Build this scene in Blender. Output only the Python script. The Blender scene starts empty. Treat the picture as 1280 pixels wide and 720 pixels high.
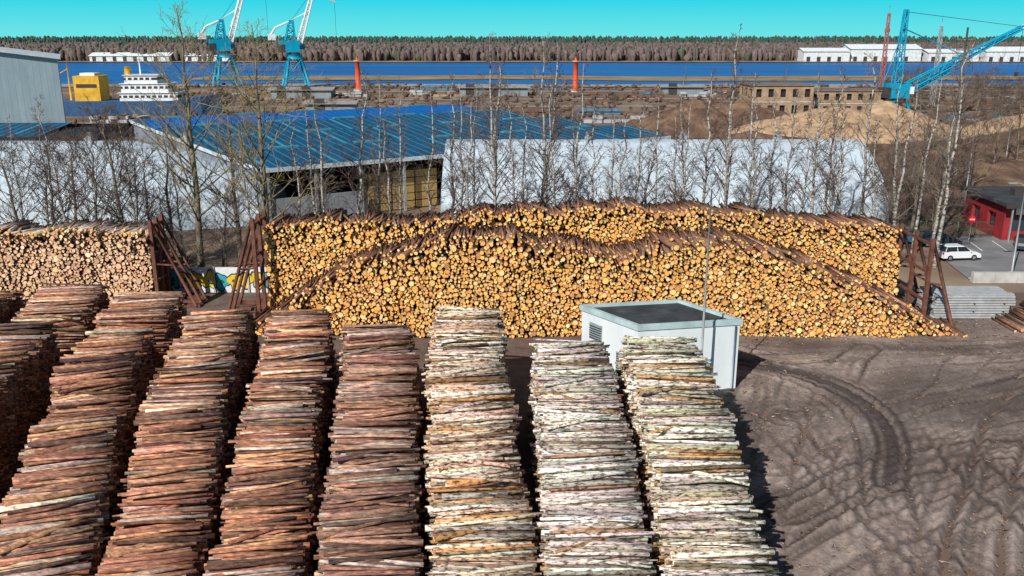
import bpy, math, random
import numpy as np
from mathutils import Vector, Matrix

rng = np.random.default_rng(7)
random.seed(7)
sc = bpy.context.scene
COL = sc.collection

# ------------------------------------------------------------------ materials
def nt_mat(name, rough=0.85, metallic=0.0, spec=0.3):
    m = bpy.data.materials.new(name); m.use_nodes = True
    nt = m.node_tree; b = nt.nodes['Principled BSDF']
    b.inputs['Roughness'].default_value = rough
    b.inputs['Metallic'].default_value = metallic
    b.inputs['Specular IOR Level'].default_value = spec
    return m, nt, b

def ramp(nt, stops):
    r = nt.nodes.new('ShaderNodeValToRGB')
    el = r.color_ramp.elements
    while len(el) < len(stops): el.new(0.5)
    for e, (p, c) in zip(el, stops):
        e.position = p; e.color = (c[0], c[1], c[2], 1)
    return r

def noise_node(nt, scale, detail=5, rough=0.6, stretch=None, coord='Object'):
    tc = nt.nodes.new('ShaderNodeTexCoord')
    n = nt.nodes.new('ShaderNodeTexNoise')
    n.inputs['Scale'].default_value = scale
    n.inputs['Detail'].default_value = detail
    n.inputs['Roughness'].default_value = rough
    if stretch:
        mp = nt.nodes.new('ShaderNodeMapping')
        mp.inputs['Scale'].default_value = stretch
        nt.links.new(tc.outputs[coord], mp.inputs['Vector'])
        nt.links.new(mp.outputs['Vector'], n.inputs['Vector'])
    else:
        nt.links.new(tc.outputs[coord], n.inputs['Vector'])
    return n

def mat_noise(name, stops, scale=1.0, detail=5, rough=0.85, stretch=None, bump=0.0, bscale=None, metallic=0.0, spec=0.3, coord='Object'):
    m, nt, b = nt_mat(name, rough, metallic, spec)
    n = noise_node(nt, scale, detail, 0.6, stretch, coord)
    r = ramp(nt, stops)
    nt.links.new(n.outputs['Fac'], r.inputs['Fac'])
    nt.links.new(r.outputs['Color'], b.inputs['Base Color'])
    if bump:
        n2 = noise_node(nt, bscale or scale * 4, 4, 0.6, stretch, coord)
        bp = nt.nodes.new('ShaderNodeBump'); bp.inputs['Strength'].default_value = bump
        bp.inputs['Distance'].default_value = 0.1
        nt.links.new(n2.outputs['Fac'], bp.inputs['Height'])
        nt.links.new(bp.outputs['Normal'], b.inputs['Normal'])
    return m

def mat_simple(name, c, rough=0.7, metallic=0.0, var=0.25, scale=0.6, spec=0.3):
    a = tuple(x * (1 - var) for x in c); d = tuple(min(1, x * (1 + var)) for x in c)
    return mat_noise(name, [(0.3, a), (0.7, d)], scale, 5, rough, metallic=metallic, spec=spec)

def mat_log(name, stops, scale, stretch, rough=0.9, bump=0.4):
    """attribute colour of each log multiplied by bark noise"""
    m, nt, b = nt_mat(name, rough, spec=0.15)
    at = nt.nodes.new('ShaderNodeAttribute'); at.attribute_name = 'Col'
    n = noise_node(nt, scale, 6, 0.65, stretch)
    r = ramp(nt, stops)
    nt.links.new(n.outputs['Fac'], r.inputs['Fac'])
    mx = nt.nodes.new('ShaderNodeMix'); mx.data_type = 'RGBA'; mx.blend_type = 'MULTIPLY'
    mx.inputs[0].default_value = 1.0
    nt.links.new(at.outputs['Color'], mx.inputs[6]); nt.links.new(r.outputs['Color'], mx.inputs[7])
    nt.links.new(mx.outputs[2], b.inputs['Base Color'])
    if bump:
        bp = nt.nodes.new('ShaderNodeBump'); bp.inputs['Strength'].default_value = bump; bp.inputs['Distance'].default_value = 0.03
        nt.links.new(n.outputs['Fac'], bp.inputs['Height']); nt.links.new(bp.outputs['Normal'], b.inputs['Normal'])
    return m

def mat_panels(name, c1, c2, period, axis=0, line=0.12, rough=0.5, dirt=0.35, cl=None, metallic=0.0, period2=None, wide=None):
    """corrugated / seamed sheet: lines repeated along one object axis + weathering noise"""
    m, nt, b = nt_mat(name, rough, metallic)
    tc = nt.nodes.new('ShaderNodeTexCoord'); sp = nt.nodes.new('ShaderNodeSeparateXYZ')
    nt.links.new(tc.outputs['Object'], sp.inputs[0])
    def lines(per, w):
        d = nt.nodes.new('ShaderNodeMath'); d.operation = 'DIVIDE'; d.inputs[1].default_value = per
        nt.links.new(sp.outputs[axis], d.inputs[0])
        f = nt.nodes.new('ShaderNodeMath'); f.operation = 'FRACT'; nt.links.new(d.outputs[0], f.inputs[0])
        l = nt.nodes.new('ShaderNodeMath'); l.operation = 'LESS_THAN'; l.inputs[1].default_value = w
        nt.links.new(f.outputs[0], l.inputs[0]); return l
    l = lines(period, line)
    n = noise_node(nt, 0.35, 7, 0.7, (1, 1, 0.3))
    r = ramp(nt, [(0.3, tuple(x * (1 - dirt) for x in c1)), (0.65, c1)])
    nt.links.new(n.outputs['Fac'], r.inputs['Fac'])
    mx = nt.nodes.new('ShaderNodeMix'); mx.data_type = 'RGBA'
    nt.links.new(l.outputs[0], mx.inputs[0]); nt.links.new(r.outputs['Color'], mx.inputs[6])
    mx.inputs[7].default_value = (*c2, 1)
    out = mx.outputs[2]
    if period2:
        l2 = lines(period2, wide)
        m2 = nt.nodes.new('ShaderNodeMix'); m2.data_type = 'RGBA'
        nt.links.new(l2.outputs[0], m2.inputs[0]); nt.links.new(out, m2.inputs[6]); m2.inputs[7].default_value = (*cl, 1)
        out = m2.outputs[2]
    nt.links.new(out, b.inputs['Base Color'])
    bp = nt.nodes.new('ShaderNodeBump'); bp.inputs['Strength'].default_value = 0.3; bp.inputs['Distance'].default_value = 0.05
    nt.links.new(l.outputs[0], bp.inputs['Height']); nt.links.new(bp.outputs['Normal'], b.inputs['Normal'])
    return m

# ------------------------------------------------------------------ mesh helpers
class MB:
    def __init__(s): s.v = []; s.f = []; s.m = []; s.sm = []
    def add(s, vs, fs, mat=0, smooth=False):
        o = len(s.v); s.v += [tuple(p) for p in vs]
        for f in fs:
            s.f.append([i + o for i in f]); s.m.append(mat); s.sm.append(smooth)
    def box(s, c, d, mat=0, rz=0.0, taper=1.0, rx=0.0, ry=0.0):
        M = Matrix.Translation(c) @ Matrix.Rotation(rz, 4, 'Z') @ Matrix.Rotation(ry, 4, 'Y') @ Matrix.Rotation(rx, 4, 'X')
        vs = []
        for z in (-.5, .5):
            k = 1 if z < 0 else taper
            for x, y in ((-.5, -.5), (.5, -.5), (.5, .5), (-.5, .5)):
                vs.append(M @ Vector((x * d[0] * k, y * d[1] * k, z * d[2])))
        s.add(vs, [(3, 2, 1, 0), (4, 5, 6, 7), (0, 1, 5, 4), (1, 2, 6, 5), (2, 3, 7, 6), (3, 0, 4, 7)], mat)
    def tube(s, pts, rad, n=6, mat=0, cap=True, smooth=True):
        pts = [Vector(p) for p in pts]; vs = []; fs = []
        for i, p in enumerate(pts):
            d = (pts[min(i + 1, len(pts) - 1)] - pts[max(i - 1, 0)])
            if d.length < 1e-6: d = Vector((0, 0, 1))
            d.normalize()
            ref = Vector((0, 0, 1)) if abs(d.z) < 0.9 else Vector((1, 0, 0))
            u = d.cross(ref).normalized(); w = d.cross(u)
            r = rad[i] if hasattr(rad, '__len__') else rad
            for k in range(n):
                a = 2 * math.pi * k / n
                vs.append(p + u * (r * math.cos(a)) + w * (r * math.sin(a)))
        for i in range(len(pts) - 1):
            for k in range(n):
                a = i * n + k; b = i * n + (k + 1) % n
                fs.append((a, b, b + n, a + n))
        s.add(vs, fs, mat, smooth)
        if cap:
            o = len(s.v) - len(vs)
            s.f.append([o + k for k in range(n)]); s.m.append(mat); s.sm.append(False)
            o2 = len(s.v) - n
            s.f.append([o2 + k for k in range(n)][::-1]); s.m.append(mat); s.sm.append(False)
    def quad(s, a, b, c, d, mat=0): s.add([a, b, c, d], [(0, 1, 2, 3)], mat)
    def lattice(s, p0, p1, w0, w1, seg, r=0.12, mat=0, r2=None):
        p0 = Vector(p0); p1 = Vector(p1); d = (p1 - p0).normalized()
        ref = Vector((0, 1, 0)) if abs(d.y) < 0.9 else Vector((1, 0, 0))
        u = d.cross(ref).normalized(); v = d.cross(u).normalized()
        r2 = r2 or r * 0.55; prev = None
        for i in range(seg + 1):
            t = i / seg; w = w0 + (w1 - w0) * t; c = p0.lerp(p1, t)
            cor = [c + u * (a * w / 2) + v * (b * w / 2) for a, b in ((-1, -1), (1, -1), (1, 1), (-1, 1))]
            for k in range(4): s.tube([cor[k], cor[(k + 1) % 4]], r2, 4, mat, False)
            if prev:
                for k in range(4):
                    s.tube([prev[k], cor[k]], r, 4, mat, False)
                    s.tube([prev[k], cor[(k + 1) % 4]] if i % 2 else [prev[(k + 1) % 4], cor[k]], r2, 4, mat, False)
            prev = cor
    def build(s, name, mats, parent=None, loc=(0, 0, 0), rz=0.0):
        me = bpy.data.meshes.new(name); me.from_pydata(s.v, [], s.f); 
        for m in mats: me.materials.append(m)
        me.polygons.foreach_set('material_index', s.m); me.polygons.foreach_set('use_smooth', s.sm)
        me.update()
        ob = bpy.data.objects.new(name, me); COL.objects.link(ob)
        ob.location = loc; ob.rotation_euler = (0, 0, rz)
        if parent: ob.parent = parent
        return ob

def empty(name, loc=(0, 0, 0), rz=0.0):
    e = bpy.data.objects.new(name, None); COL.objects.link(e); e.location = loc; e.rotation_euler = (0, 0, rz); e.empty_display_size = 0.5
    return e

def mesh_np(name, V, loops, starts, mats, mi=None, smooth=None, facecol=None, parent=None):
    me = bpy.data.meshes.new(name)
    me.vertices.add(len(V)); me.vertices.foreach_set('co', np.ascontiguousarray(V, dtype=np.float32).ravel())
    me.loops.add(len(loops)); me.loops.foreach_set('vertex_index', np.asarray(loops, dtype=np.int32))
    me.polygons.add(len(starts)); me.polygons.foreach_set('loop_start', np.asarray(starts, dtype=np.int32))
    for m in mats: me.materials.append(m)
    if mi is not None: me.polygons.foreach_set('material_index', np.asarray(mi, dtype=np.int32))
    if smooth is not None: me.polygons.foreach_set('use_smooth', np.asarray(smooth, dtype=bool))
    me.update(calc_edges=True)
    if facecol is not None:
        a = me.attributes.new('Col', 'FLOAT_COLOR', 'FACE')
        a.data.foreach_set('color', np.ascontiguousarray(facecol, dtype=np.float32).ravel())
    ob = bpy.data.objects.new(name, me); COL.objects.link(ob)
    if parent: ob.parent = parent
    return ob

_tab = {}
def _table(seed):
    if seed not in _tab: _tab[seed] = np.random.default_rng(seed).random((256, 256))
    return _tab[seed]
def vnoise(x, y, seed=0):
    r = _table(seed)
    xi = np.floor(x).astype(int); yi = np.floor(y).astype(int)
    fx = x - xi; fy = y - yi; fx = fx * fx * (3 - 2 * fx); fy = fy * fy * (3 - 2 * fy)
    a = r[xi & 255, yi & 255]; b = r[(xi + 1) & 255, yi & 255]; c = r[xi & 255, (yi + 1) & 255]; d = r[(xi + 1) & 255, (yi + 1) & 255]
    return (a * (1 - fx) + b * fx) * (1 - fy) + (c * (1 - fx) + d * fx) * fy

def build_logs(name, C, D, L, R0, R1, bark, end, mats, n=7, rings=2, bend=0.0, endring=False, parent=None):
    N = len(C)
    D = D / np.linalg.norm(D, axis=1, keepdims=True)
    U = np.cross(D, np.array([0, 0, 1.0])); U /= np.linalg.norm(U, axis=1, keepdims=True) + 1e-9
    W = np.cross(U, D)
    roll = rng.random(N) * 6.28
    bv = (rng.normal(0, 1, (N, 1)) * U + rng.normal(0, .6, (N, 1)) * W) * bend
    ang = roll[:, None] + np.arange(n)[None] * 2 * np.pi / n
    ecc = 1 + rng.normal(0, .06, (N, n))
    ringdir = (np.cos(ang) * ecc)[..., None] * U[:, None] + (np.sin(ang) * ecc)[..., None] * W[:, None]
    parts = []
    for i in range(rings):
        t = -0.5 + i / (rings - 1)
        c = C + D * (L * t)[:, None] + bv * (1 - 4 * t * t)
        r = R0 + (R1 - R0) * (t + .5)
        parts.append(c[:, None] + ringdir * r[:, None, None])
    tot = rings
    if endring:
        c = C - D * (L * 0.5 + 0.004)[:, None]
        parts.append(c[:, None] + ringdir * (R0 * 0.955)[:, None, None]); tot += 1
    V = np.stack(parts, 1).reshape(-1, 3)
    base = np.arange(N) * tot * n
    k = np.arange(n); k2 = (k + 1) % n
    quads = []; 
    for i in range(rings - 1):
        quads.append(np.stack([i * n + k, i * n + k2, (i + 1) * n + k2, (i + 1) * n + k], 1))
    nsm = (rings - 1) * n
    if endring:
        quads.append(np.stack([rings * n + k, rings * n + k2, k2, k], 1))
    q = np.concatenate(quads)
    nq = len(q)
    Q = (base[:, None, None] + q[None]).reshape(N, -1)
    c0 = (rings * n + k)[::-1] if endring else k[::-1]
    c1 = (rings - 1) * n + k
    caps = np.concatenate([c0, c1])
    Cc = base[:, None] + caps[None]
    loops = np.concatenate([Q, Cc], 1).ravel()
    per = nq * 4 + 2 * n
    st = np.concatenate([np.arange(nq) * 4, [nq * 4, nq * 4 + n]])
    starts = (np.arange(N)[:, None] * per + st[None]).ravel()
    mi = np.tile(np.concatenate([np.zeros(nq), [1, 1]]), N)
    sm = np.tile(np.concatenate([np.ones(nsm), np.zeros(nq - nsm + 2)]), N)
    fc = np.ones((N, nq + 2, 4)); fc[:, :nq, :3] = bark[:, None]; fc[:, nq:, :3] = end[:, None]
    return mesh_np(name, V, loops, starts, mats, mi, sm, fc.reshape(-1, 4), parent)

def pal(N, colors, w, jit=0.18):
    c = np.array(colors)[rng.choice(len(colors), N, p=np.array(w) / sum(w))]
    return np.clip(c * (1 + rng.normal(0, jit, (N, 1))) * (1 + rng.normal(0, jit * .25, (N, 3))), 0.01, 0.95)

# ------------------------------------------------------------------ world, sun, camera
SX, SY = 0.53, 0.848
ELEV = math.radians(37)
w = bpy.data.worlds.new('World'); sc.world = w; w.use_nodes = True
nt = w.node_tree; bg = nt.nodes['Background']; bg.inputs['Strength'].default_value = 0.052
sky = nt.nodes.new('ShaderNodeTexSky'); sky.sky_type = 'NISHITA'; sky.sun_disc = False
sky.sun_elevation = ELEV; sky.sun_rotation = math.atan2(-SX, -SY); sky.altitude = 50; sky.air_density = 1.0; sky.dust_density = 0.3; sky.ozone_density = 2
tc = nt.nodes.new('ShaderNodeTexCoord'); sp = nt.nodes.new('ShaderNodeSeparateXYZ'); nt.links.new(tc.outputs['Generated'], sp.inputs[0])
mr = nt.nodes.new('ShaderNodeMapRange'); mr.inputs['From Min'].default_value = 0.05; mr.inputs['From Max'].default_value = 0.14
nt.links.new(sp.outputs['Z'], mr.inputs['Value'])
mr2 = nt.nodes.new('ShaderNodeMapRange'); mr2.inputs['From Min'].default_value = 0.0; mr2.inputs['From Max'].default_value = 0.045
nt.links.new(sp.outputs['Z'], mr2.inputs['Value'])
g = nt.nodes.new('ShaderNodeMix'); g.data_type = 'RGBA'; g.inputs[6].default_value = (3.0, 15.0, 15.4, 1); g.inputs[7].default_value = (0.02, 12.4, 15.8, 1)
nt.links.new(mr2.outputs[0], g.inputs[0])
mx = nt.nodes.new('ShaderNodeMix'); mx.data_type = 'RGBA'
nt.links.new(mr.outputs[0], mx.inputs[0]); nt.links.new(g.outputs[2], mx.inputs[6]); nt.links.new(sky.outputs[0], mx.inputs[7])
nt.links.new(mx.outputs[2], bg.inputs['Color'])

sd = bpy.data.lights.new('sun', 'SUN'); sd.energy = 5.0; sd.angle = math.radians(0.5); sd.color = (1, .96, .90)
so = bpy.data.objects.new('sun', sd); COL.objects.link(so)
so.rotation_euler = Vector((SX * math.cos(ELEV), SY * math.cos(ELEV), -math.sin(ELEV))).to_track_quat('-Z', 'Y').to_euler()
so.location = (-40, -60, 80)

cd = bpy.data.cameras.new('camera'); cam = bpy.data.objects.new('camera', cd); COL.objects.link(cam)
cam.location = (0, 0, 22); cam.rotation_euler = (math.radians(90 - 15.87), 0, 0)
cd.lens = 31.16; cd.sensor_width = 36; cd.clip_end = 8000; cd.clip_start = 0.3
sc.camera = cam
sc.view_settings.view_transform = 'Standard'; sc.view_settings.look = 'None'; sc.view_settings.exposure = 0

# ------------------------------------------------------------------ ground, river, roads
M_ground = mat_noise('dry_ground', [(0.3, (.12, .075, .055)), (0.5, (.20, .14, .10)), (0.68, (.34, .26, .18))], 0.04, 10, bump=0.4, bscale=0.6)
mb = MB(); mb.quad((-4000, -600, -0.06), (4000, -600, -0.06), (4000, 5000, -0.06), (-4000, 5000, -0.06)); mb.build('ground', [M_ground])

m, nt, b = nt_mat('river_water', 0.4, spec=0.3)
n = noise_node(nt, 0.02, 5, .6, (0.25, 1.5, 1))
r = ramp(nt, [(0.3, (.0, .085, .34)), (0.7, (.0, .18, .50))]); nt.links.new(n.outputs['Fac'], r.inputs['Fac']); nt.links.new(r.outputs['Color'], b.inputs['Base Color'])
n2 = noise_node(nt, 0.6, 4); bp = nt.nodes.new('ShaderNodeBump'); bp.inputs['Strength'].default_value = .5; nt.links.new(n2.outputs['Fac'], bp.inputs['Height']); nt.links.new(bp.outputs['Normal'], b.inputs['Normal'])
M_water = m
def shore(name, near, far, z, mat, x0=-1500, x1=1500, amp=8, seed=1, fs=0.02):
    xs = np.linspace(x0, x1, 160); mb = MB(); vs = []; fs_ = []
    for x in xs:
        a = near + amp * (float(vnoise(np.array([x * fs + 500]), np.array([1.5]), seed)[0]) - .5) * 2
        c = far + amp * (float(vnoise(np.array([x * fs + 900]), np.array([7.5]), seed)[0]) - .5) * 2
        vs += [(x, a, z), (x, c, z)]
    for i in range(len(xs) - 1): fs_.append((2 * i, 2 * i + 2, 2 * i + 3, 2 * i + 1))
    mb.add(vs, fs_); return mb.build(name, [mat])
shore('river', 425, 785, 0.1, M_water, amp=10)
M_reed = mat_noise('reed_bank', [(0.3, (.20, .13, .07)), (0.7, (.42, .30, .16))], 0.05, 6)
shore('river_island', 468, 515, 0.35, M_reed, -170, 420, amp=14, seed=4, fs=.012)
shore('reed_bank', 780, 830, 0.6, M_reed, amp=6, seed=5)
shore('quay_bank', 405, 428, 0.3, mat_simple('quay_concrete', (.33, .30, .27), scale=.1), -1500, 1500, amp=5, seed=9)

# dirt yard with ruts
def polydist(X, Y, pts):
    best = np.full(X.shape, 1e9)
    for (x0, y0), (x1, y1) in zip(pts[:-1], pts[1:]):
        dx, dy = x1 - x0, y1 - y0; L2 = dx * dx + dy * dy
        t = np.clip(((X - x0) * dx + (Y - y0) * dy) / L2, 0, 1)
        best = np.minimum(best, np.hypot(X - x0 - t * dx, Y - y0 - t * dy))
    return best
def smooth_path(p, k=2):
    for _ in range(k):
        q = [p[0]]
        for a, c in zip(p[:-1], p[1:]):
            q += [(a[0] * .75 + c[0] * .25, a[1] * .75 + c[1] * .25), (a[0] * .25 + c[0] * .75, a[1] * .25 + c[1] * .75)]
        q.append(p[-1]); p = q
    return p
tracks = [[(15, 60), (18, 57.5), (20.5, 54), (21.6, 50), (20.5, 45), (18.5, 39), (17, 32), (16, 15)],
          [(13.5, 43), (17, 46.5), (22, 49.2), (28, 52), (38, 56), (60, 60)],
          [(11.8, 36), (15, 39), (20, 41.5), (29.6, 47), (45, 54)],
          [(11.5, 30), (15, 34), (19, 36.7), (26, 39.2), (45, 47)],
          [(14, 62), (20, 59.5), (28, 60.5), (36, 61), (60, 66)],
          [(15, 10), (17.5, 30), (24, 40), (31, 50), (38, 58), (46, 68)],
          [(13, 20), (13.2, 33), (15.4, 42), (19.5, 50), (22, 56), (26, 61)],
          [(30, 20), (26, 33), (24, 42), (26, 52), (34, 60)],
          [(22, 10), (20, 28), (17, 40), (15.5, 47), (17, 54)],
          [(60, 40), (38, 43), (27, 45), (18, 42), (13, 38)],
          [(16.5, 49), (24, 46.5), (34, 48), (60, 52)]]
m, nt, b = nt_mat('yard_dirt', 0.9, spec=.2)
at = nt.nodes.new('ShaderNodeAttribute'); at.attribute_name = 'wet'
n = noise_node(nt, 0.13, 12, .72); r = ramp(nt, [(0.3, (.15, .108, .092)), (0.46, (.27, .21, .18)), (0.56, (.40, .325, .285)), (0.7, (.54, .46, .41))]); nt.links.new(n.outputs['Fac'], r.inputs['Fac'])
n3 = noise_node(nt, 5, 9, .78); r3 = ramp(nt, [(0.32, (.5, .48, .47)), (0.52, (1.05, 1.05, 1.05)), (.72, (1.4, 1.3, 1.15))]); nt.links.new(n3.outputs['Fac'], r3.inputs['Fac'])
mA = nt.nodes.new('ShaderNodeMix'); mA.data_type = 'RGBA'; mA.blend_type = 'MULTIPLY'; mA.inputs[0].default_value = 1
nt.links.new(r.outputs[0], mA.inputs[6]); nt.links.new(r3.outputs[0], mA.inputs[7])
mB = nt.nodes.new('ShaderNodeMix'); mB.data_type = 'RGBA'; mB.inputs[7].default_value = (.05, .038, .036, 1)
nt.links.new(at.outputs['Fac'], mB.inputs[0]); nt.links.new(mA.outputs[2], mB.inputs[6]); nt.links.new(mB.outputs[2], b.inputs['Base Color'])
bp = nt.nodes.new('ShaderNodeBump'); bp.inputs['Strength'].default_value = .9; bp.inputs['Distance'].default_value = .06; nt.links.new(n3.outputs['Fac'], bp.inputs['Height']); nt.links.new(bp.outputs['Normal'], b.inputs['Normal'])
M_yard = m
def yard(name, xs, ys, detail):
    X, Y = np.meshgrid(xs, ys, indexing='ij')
    Z = 0.05 + 0.16 * (vnoise(X * .13 + 40, Y * .13 + 40, 2) - .5)
    TR = np.zeros(X.shape)
    if detail:
        Z += 0.05 * (vnoise(X * .9 + 90, Y * .9 + 90, 3) - .5) + 0.035 * (vnoise(X * 3.1 + 300, Y * 3.1 + 300, 5) - .5)
        wx = .8 * (vnoise(X * .22 + 50, Y * .22 + 60, 11) - .5); wy = .8 * (vnoise(X * .22 + 80, Y * .22 + 20, 12) - .5)
        for i, t in enumerate(tracks):
            for rep in range(4 if i < 6 else 2):
                off = rng.normal(0, 1.3 if rep else .01, 2)
                p = smooth_path([(a + off[0], c + off[1]) for k, (a, c) in enumerate(t)])
                d = polydist(X + wx, Y + wy, p)
                half = 1.0 + .15 * rng.random(); wd = .2 + .12 * rng.random()
                g1 = np.exp(-((d - half) / wd) ** 2); berm = np.exp(-((d - half - .42) / .18) ** 2) + .6 * np.exp(-((d - half + .42) / .18) ** 2)
                pres = np.clip(2.2 * vnoise(X * .15 + 3 * i, Y * .15 + 7 * rep, 41 + i) - .35, 0, 1)
                depth = (.13 if i < 6 else .09)
                tread = 1 + .3 * np.sin(X * 9 + Y * 14)
                Z += (-depth * g1 * tread + depth * .8 * berm) * pres * (1 if rep == 0 else .5)
                TR = np.maximum(TR, g1 * (.95 if rep == 0 else .7) * pres)
                if rep == 0:
                    st = (.5 + .5 * np.sin(d * 8.5 + 4 * vnoise(X * .3, Y * .3, 60 + i))) * np.exp(-(d / 3.2) ** 2) * pres
                    Z += .05 * st; TR = np.maximum(TR, .6 * (1 - st) * np.exp(-(d / 2.2) ** 2) * pres)
        dA = polydist(X + wx * 1.5, Y + wy, smooth_path([(13, 60.5), (17.5, 58.2), (21, 54.5), (22.4, 50), (21.5, 45.5), (19.5, 41)]))
        TR = np.maximum(TR, np.clip(1.25 * np.exp(-(dA / 1.9) ** 2) * (.8 + .25 * np.sin(dA * 9)), 0, 1))
        dB = polydist(X + wx, Y + wy, [(16, 62.5), (30, 60.5), (44, 61)])
        TR = np.maximum(TR, .8 * np.exp(-(dB / 2.2) ** 2) * np.clip(.5 + vnoise(X * .5, Y * .9, 71), 0, 1))
        TR = np.maximum(TR, .7 * np.clip(3 * (vnoise(X * .11 + 7, Y * .16 + 4, 72) - .5), 0, 1))
    nx, ny = X.shape
    V = np.stack([X, Y, Z], -1).reshape(-1, 3)
    idx = np.arange(nx * ny).reshape(nx, ny)
    Q = np.stack([idx[:-1, :-1], idx[1:, :-1], idx[1:, 1:], idx[:-1, 1:]], -1).reshape(-1, 4)
    ob = mesh_np(name, V, Q.ravel(), np.arange(len(Q)) * 4, [M_yard], smooth=np.ones(len(Q)))
    a = ob.data.attributes.new('wet', 'FLOAT', 'POINT')
    a.data.foreach_set('value', np.clip(TR * .92, 0, 1).astype(np.float32).ravel())
yard('dirt_yard', np.arange(10, 52.05, 0.12), np.arange(20, 70.05, 0.12), True)
mb = MB()
for (xa, xb, ya, yb) in ((-62, 10.3, -10, 76), (51.7, 70, -10, 76), (10.3, 51.7, -10, 20.3), (10.3, 51.7, 69.7, 76)):
    mb.quad((xa, ya, -.02), (xb, ya, -.02), (xb, yb, -.02), (xa, yb, -.02))
mb.build('dirt_yard', [mat_noise('outer_dirt', [(0.3, (.08, .055, .045)), (0.7, (.20, .145, .12))], .6, 10, bump=.7, bscale=3)])

M_asph = mat_noise('asphalt', [(0.3, (.15, .15, .155)), (0.7, (.26, .26, .265))], .3, 8)
M_line = mat_simple('road_paint', (.75, .75, .72))
mb = MB(); mb.quad((43, 80.6, .02), (140, 80.6, .02), (140, 99, .02), (46, 99, .02)); mb.build('car_park', [M_asph])
mb = MB()
for x in np.arange(50, 75, 2.6): mb.quad((x, 91.8, .026), (x + .12, 91.8, .026), (x + 1, 96.5, .026), (x + .88, 96.5, .026))
mb.build('parking_lines', [M_line])
M_conc = mat_noise('concrete', [(0.3, (.36, .35, .33)), (0.7, (.58, .57, .54))], .8, 7)
mb = MB()
for i in range(14): mb.box((43.6 + i * 2.03, 79.2, .5), (2.0, .5, 1.0), 0)
mb.build('concrete_block_wall', [M_conc])
mb = MB(); mb.box((90, 80.45, .07), (94, .25, .14)); mb.build('kerb', [M_conc])
M_bare = mat_noise('bare_earth', [(0.3, (.07, .04, .03)), (0.5, (.15, .09, .065)), (0.7, (.26, .17, .12))], .12, 10, bump=.5, bscale=1)
mb = MB(); mb.add([(48, 100, -.03), (160, 100, -.03), (200, 215, -.03), (46, 200, -.03)], [(0, 1, 2, 3)]); mb.build('earth_field', [M_bare])

# ------------------------------------------------------------------ log piles
M_pine = mat_log('pine_bark', [(0.3, (.2, .18, .18)), (0.45, (.76, .70, .68)), (0.57, (1.2, 1.1, 1.04)), (.64, (1.75, 1.6, 1.45)), (.72, (2.5, 1.7, 1.1))], 5.5, (0.45, 1.8, 1.8))
M_birch = mat_log('birch_bark', [(0.36, (.10, .075, .065)), (0.44, (.42, .36, .32)), (0.51, (.95, .91, .88)), (0.60, (1.12, 1.1, 1.07)), (.66, (1.0, .60, .32))], 5.5, (0.6, 1.8, 1.8))
M_end = mat_log('log_end_wood', [(0.3, (.78, .72, .66)), (0.6, (1.08, 1.05, 1.0))], 4.0, (1, 1, 1), bump=0)
M_bark2 = mat_log('spruce_bark', [(0.3, (.4, .4, .4)), (0.7, (1.4, 1.3, 1.2))], 3.0, (2, .6, 2))

PINE = ([(.39, .19, .12), (.27, .14, .095), (.48, .27, .175), (.13, .08, .065), (.64, .38, .22), (.40, .31, .265), (.58, .48, .41)], [5, 4, 4, 2.8, 1.8, 3, 1.2])
PINE_D = ([(.31, .165, .115), (.24, .14, .105), (.38, .23, .175), (.14, .09, .075), (.52, .34, .23), (.35, .29, .25), (.50, .44, .39)], [4, 4, 3, 3, .8, 3.5, 1.4])
BIR_A = ([(.68, .54, .41), (.52, .37, .25), (.82, .74, .64), (.52, .27, .12), (.24, .17, .13), (.46, .41, .37)], [5, 3, 4.4, 3.4, 1.6, 2])
BIR_B = ([(.64, .60, .55), (.49, .45, .41), (.82, .78, .73), (.40, .25, .15), (.22, .18, .15)], [5, 4.5, 5, 1.6, 1.8])
BIR_C = ([(.68, .64, .53), (.52, .49, .38), (.82, .78, .68), (.48, .30, .14), (.24, .20, .15), (.46, .42, .39)], [5, 3.2, 5, 1.8, 1.6, 2.2])
ENDP = ([(.72, .40, .16), (.62, .36, .17), (.78, .52, .26), (.5, .28, .13)], [4, 3, 3, 2])
ENDD = ([(.26, .15, .08), (.20, .12, .07), (.36, .22, .12), (.13, .08, .05)], [4, 3, 1.5, 3])  # pine end colours darkened, painting in the shade of the gaps between piles

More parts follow.
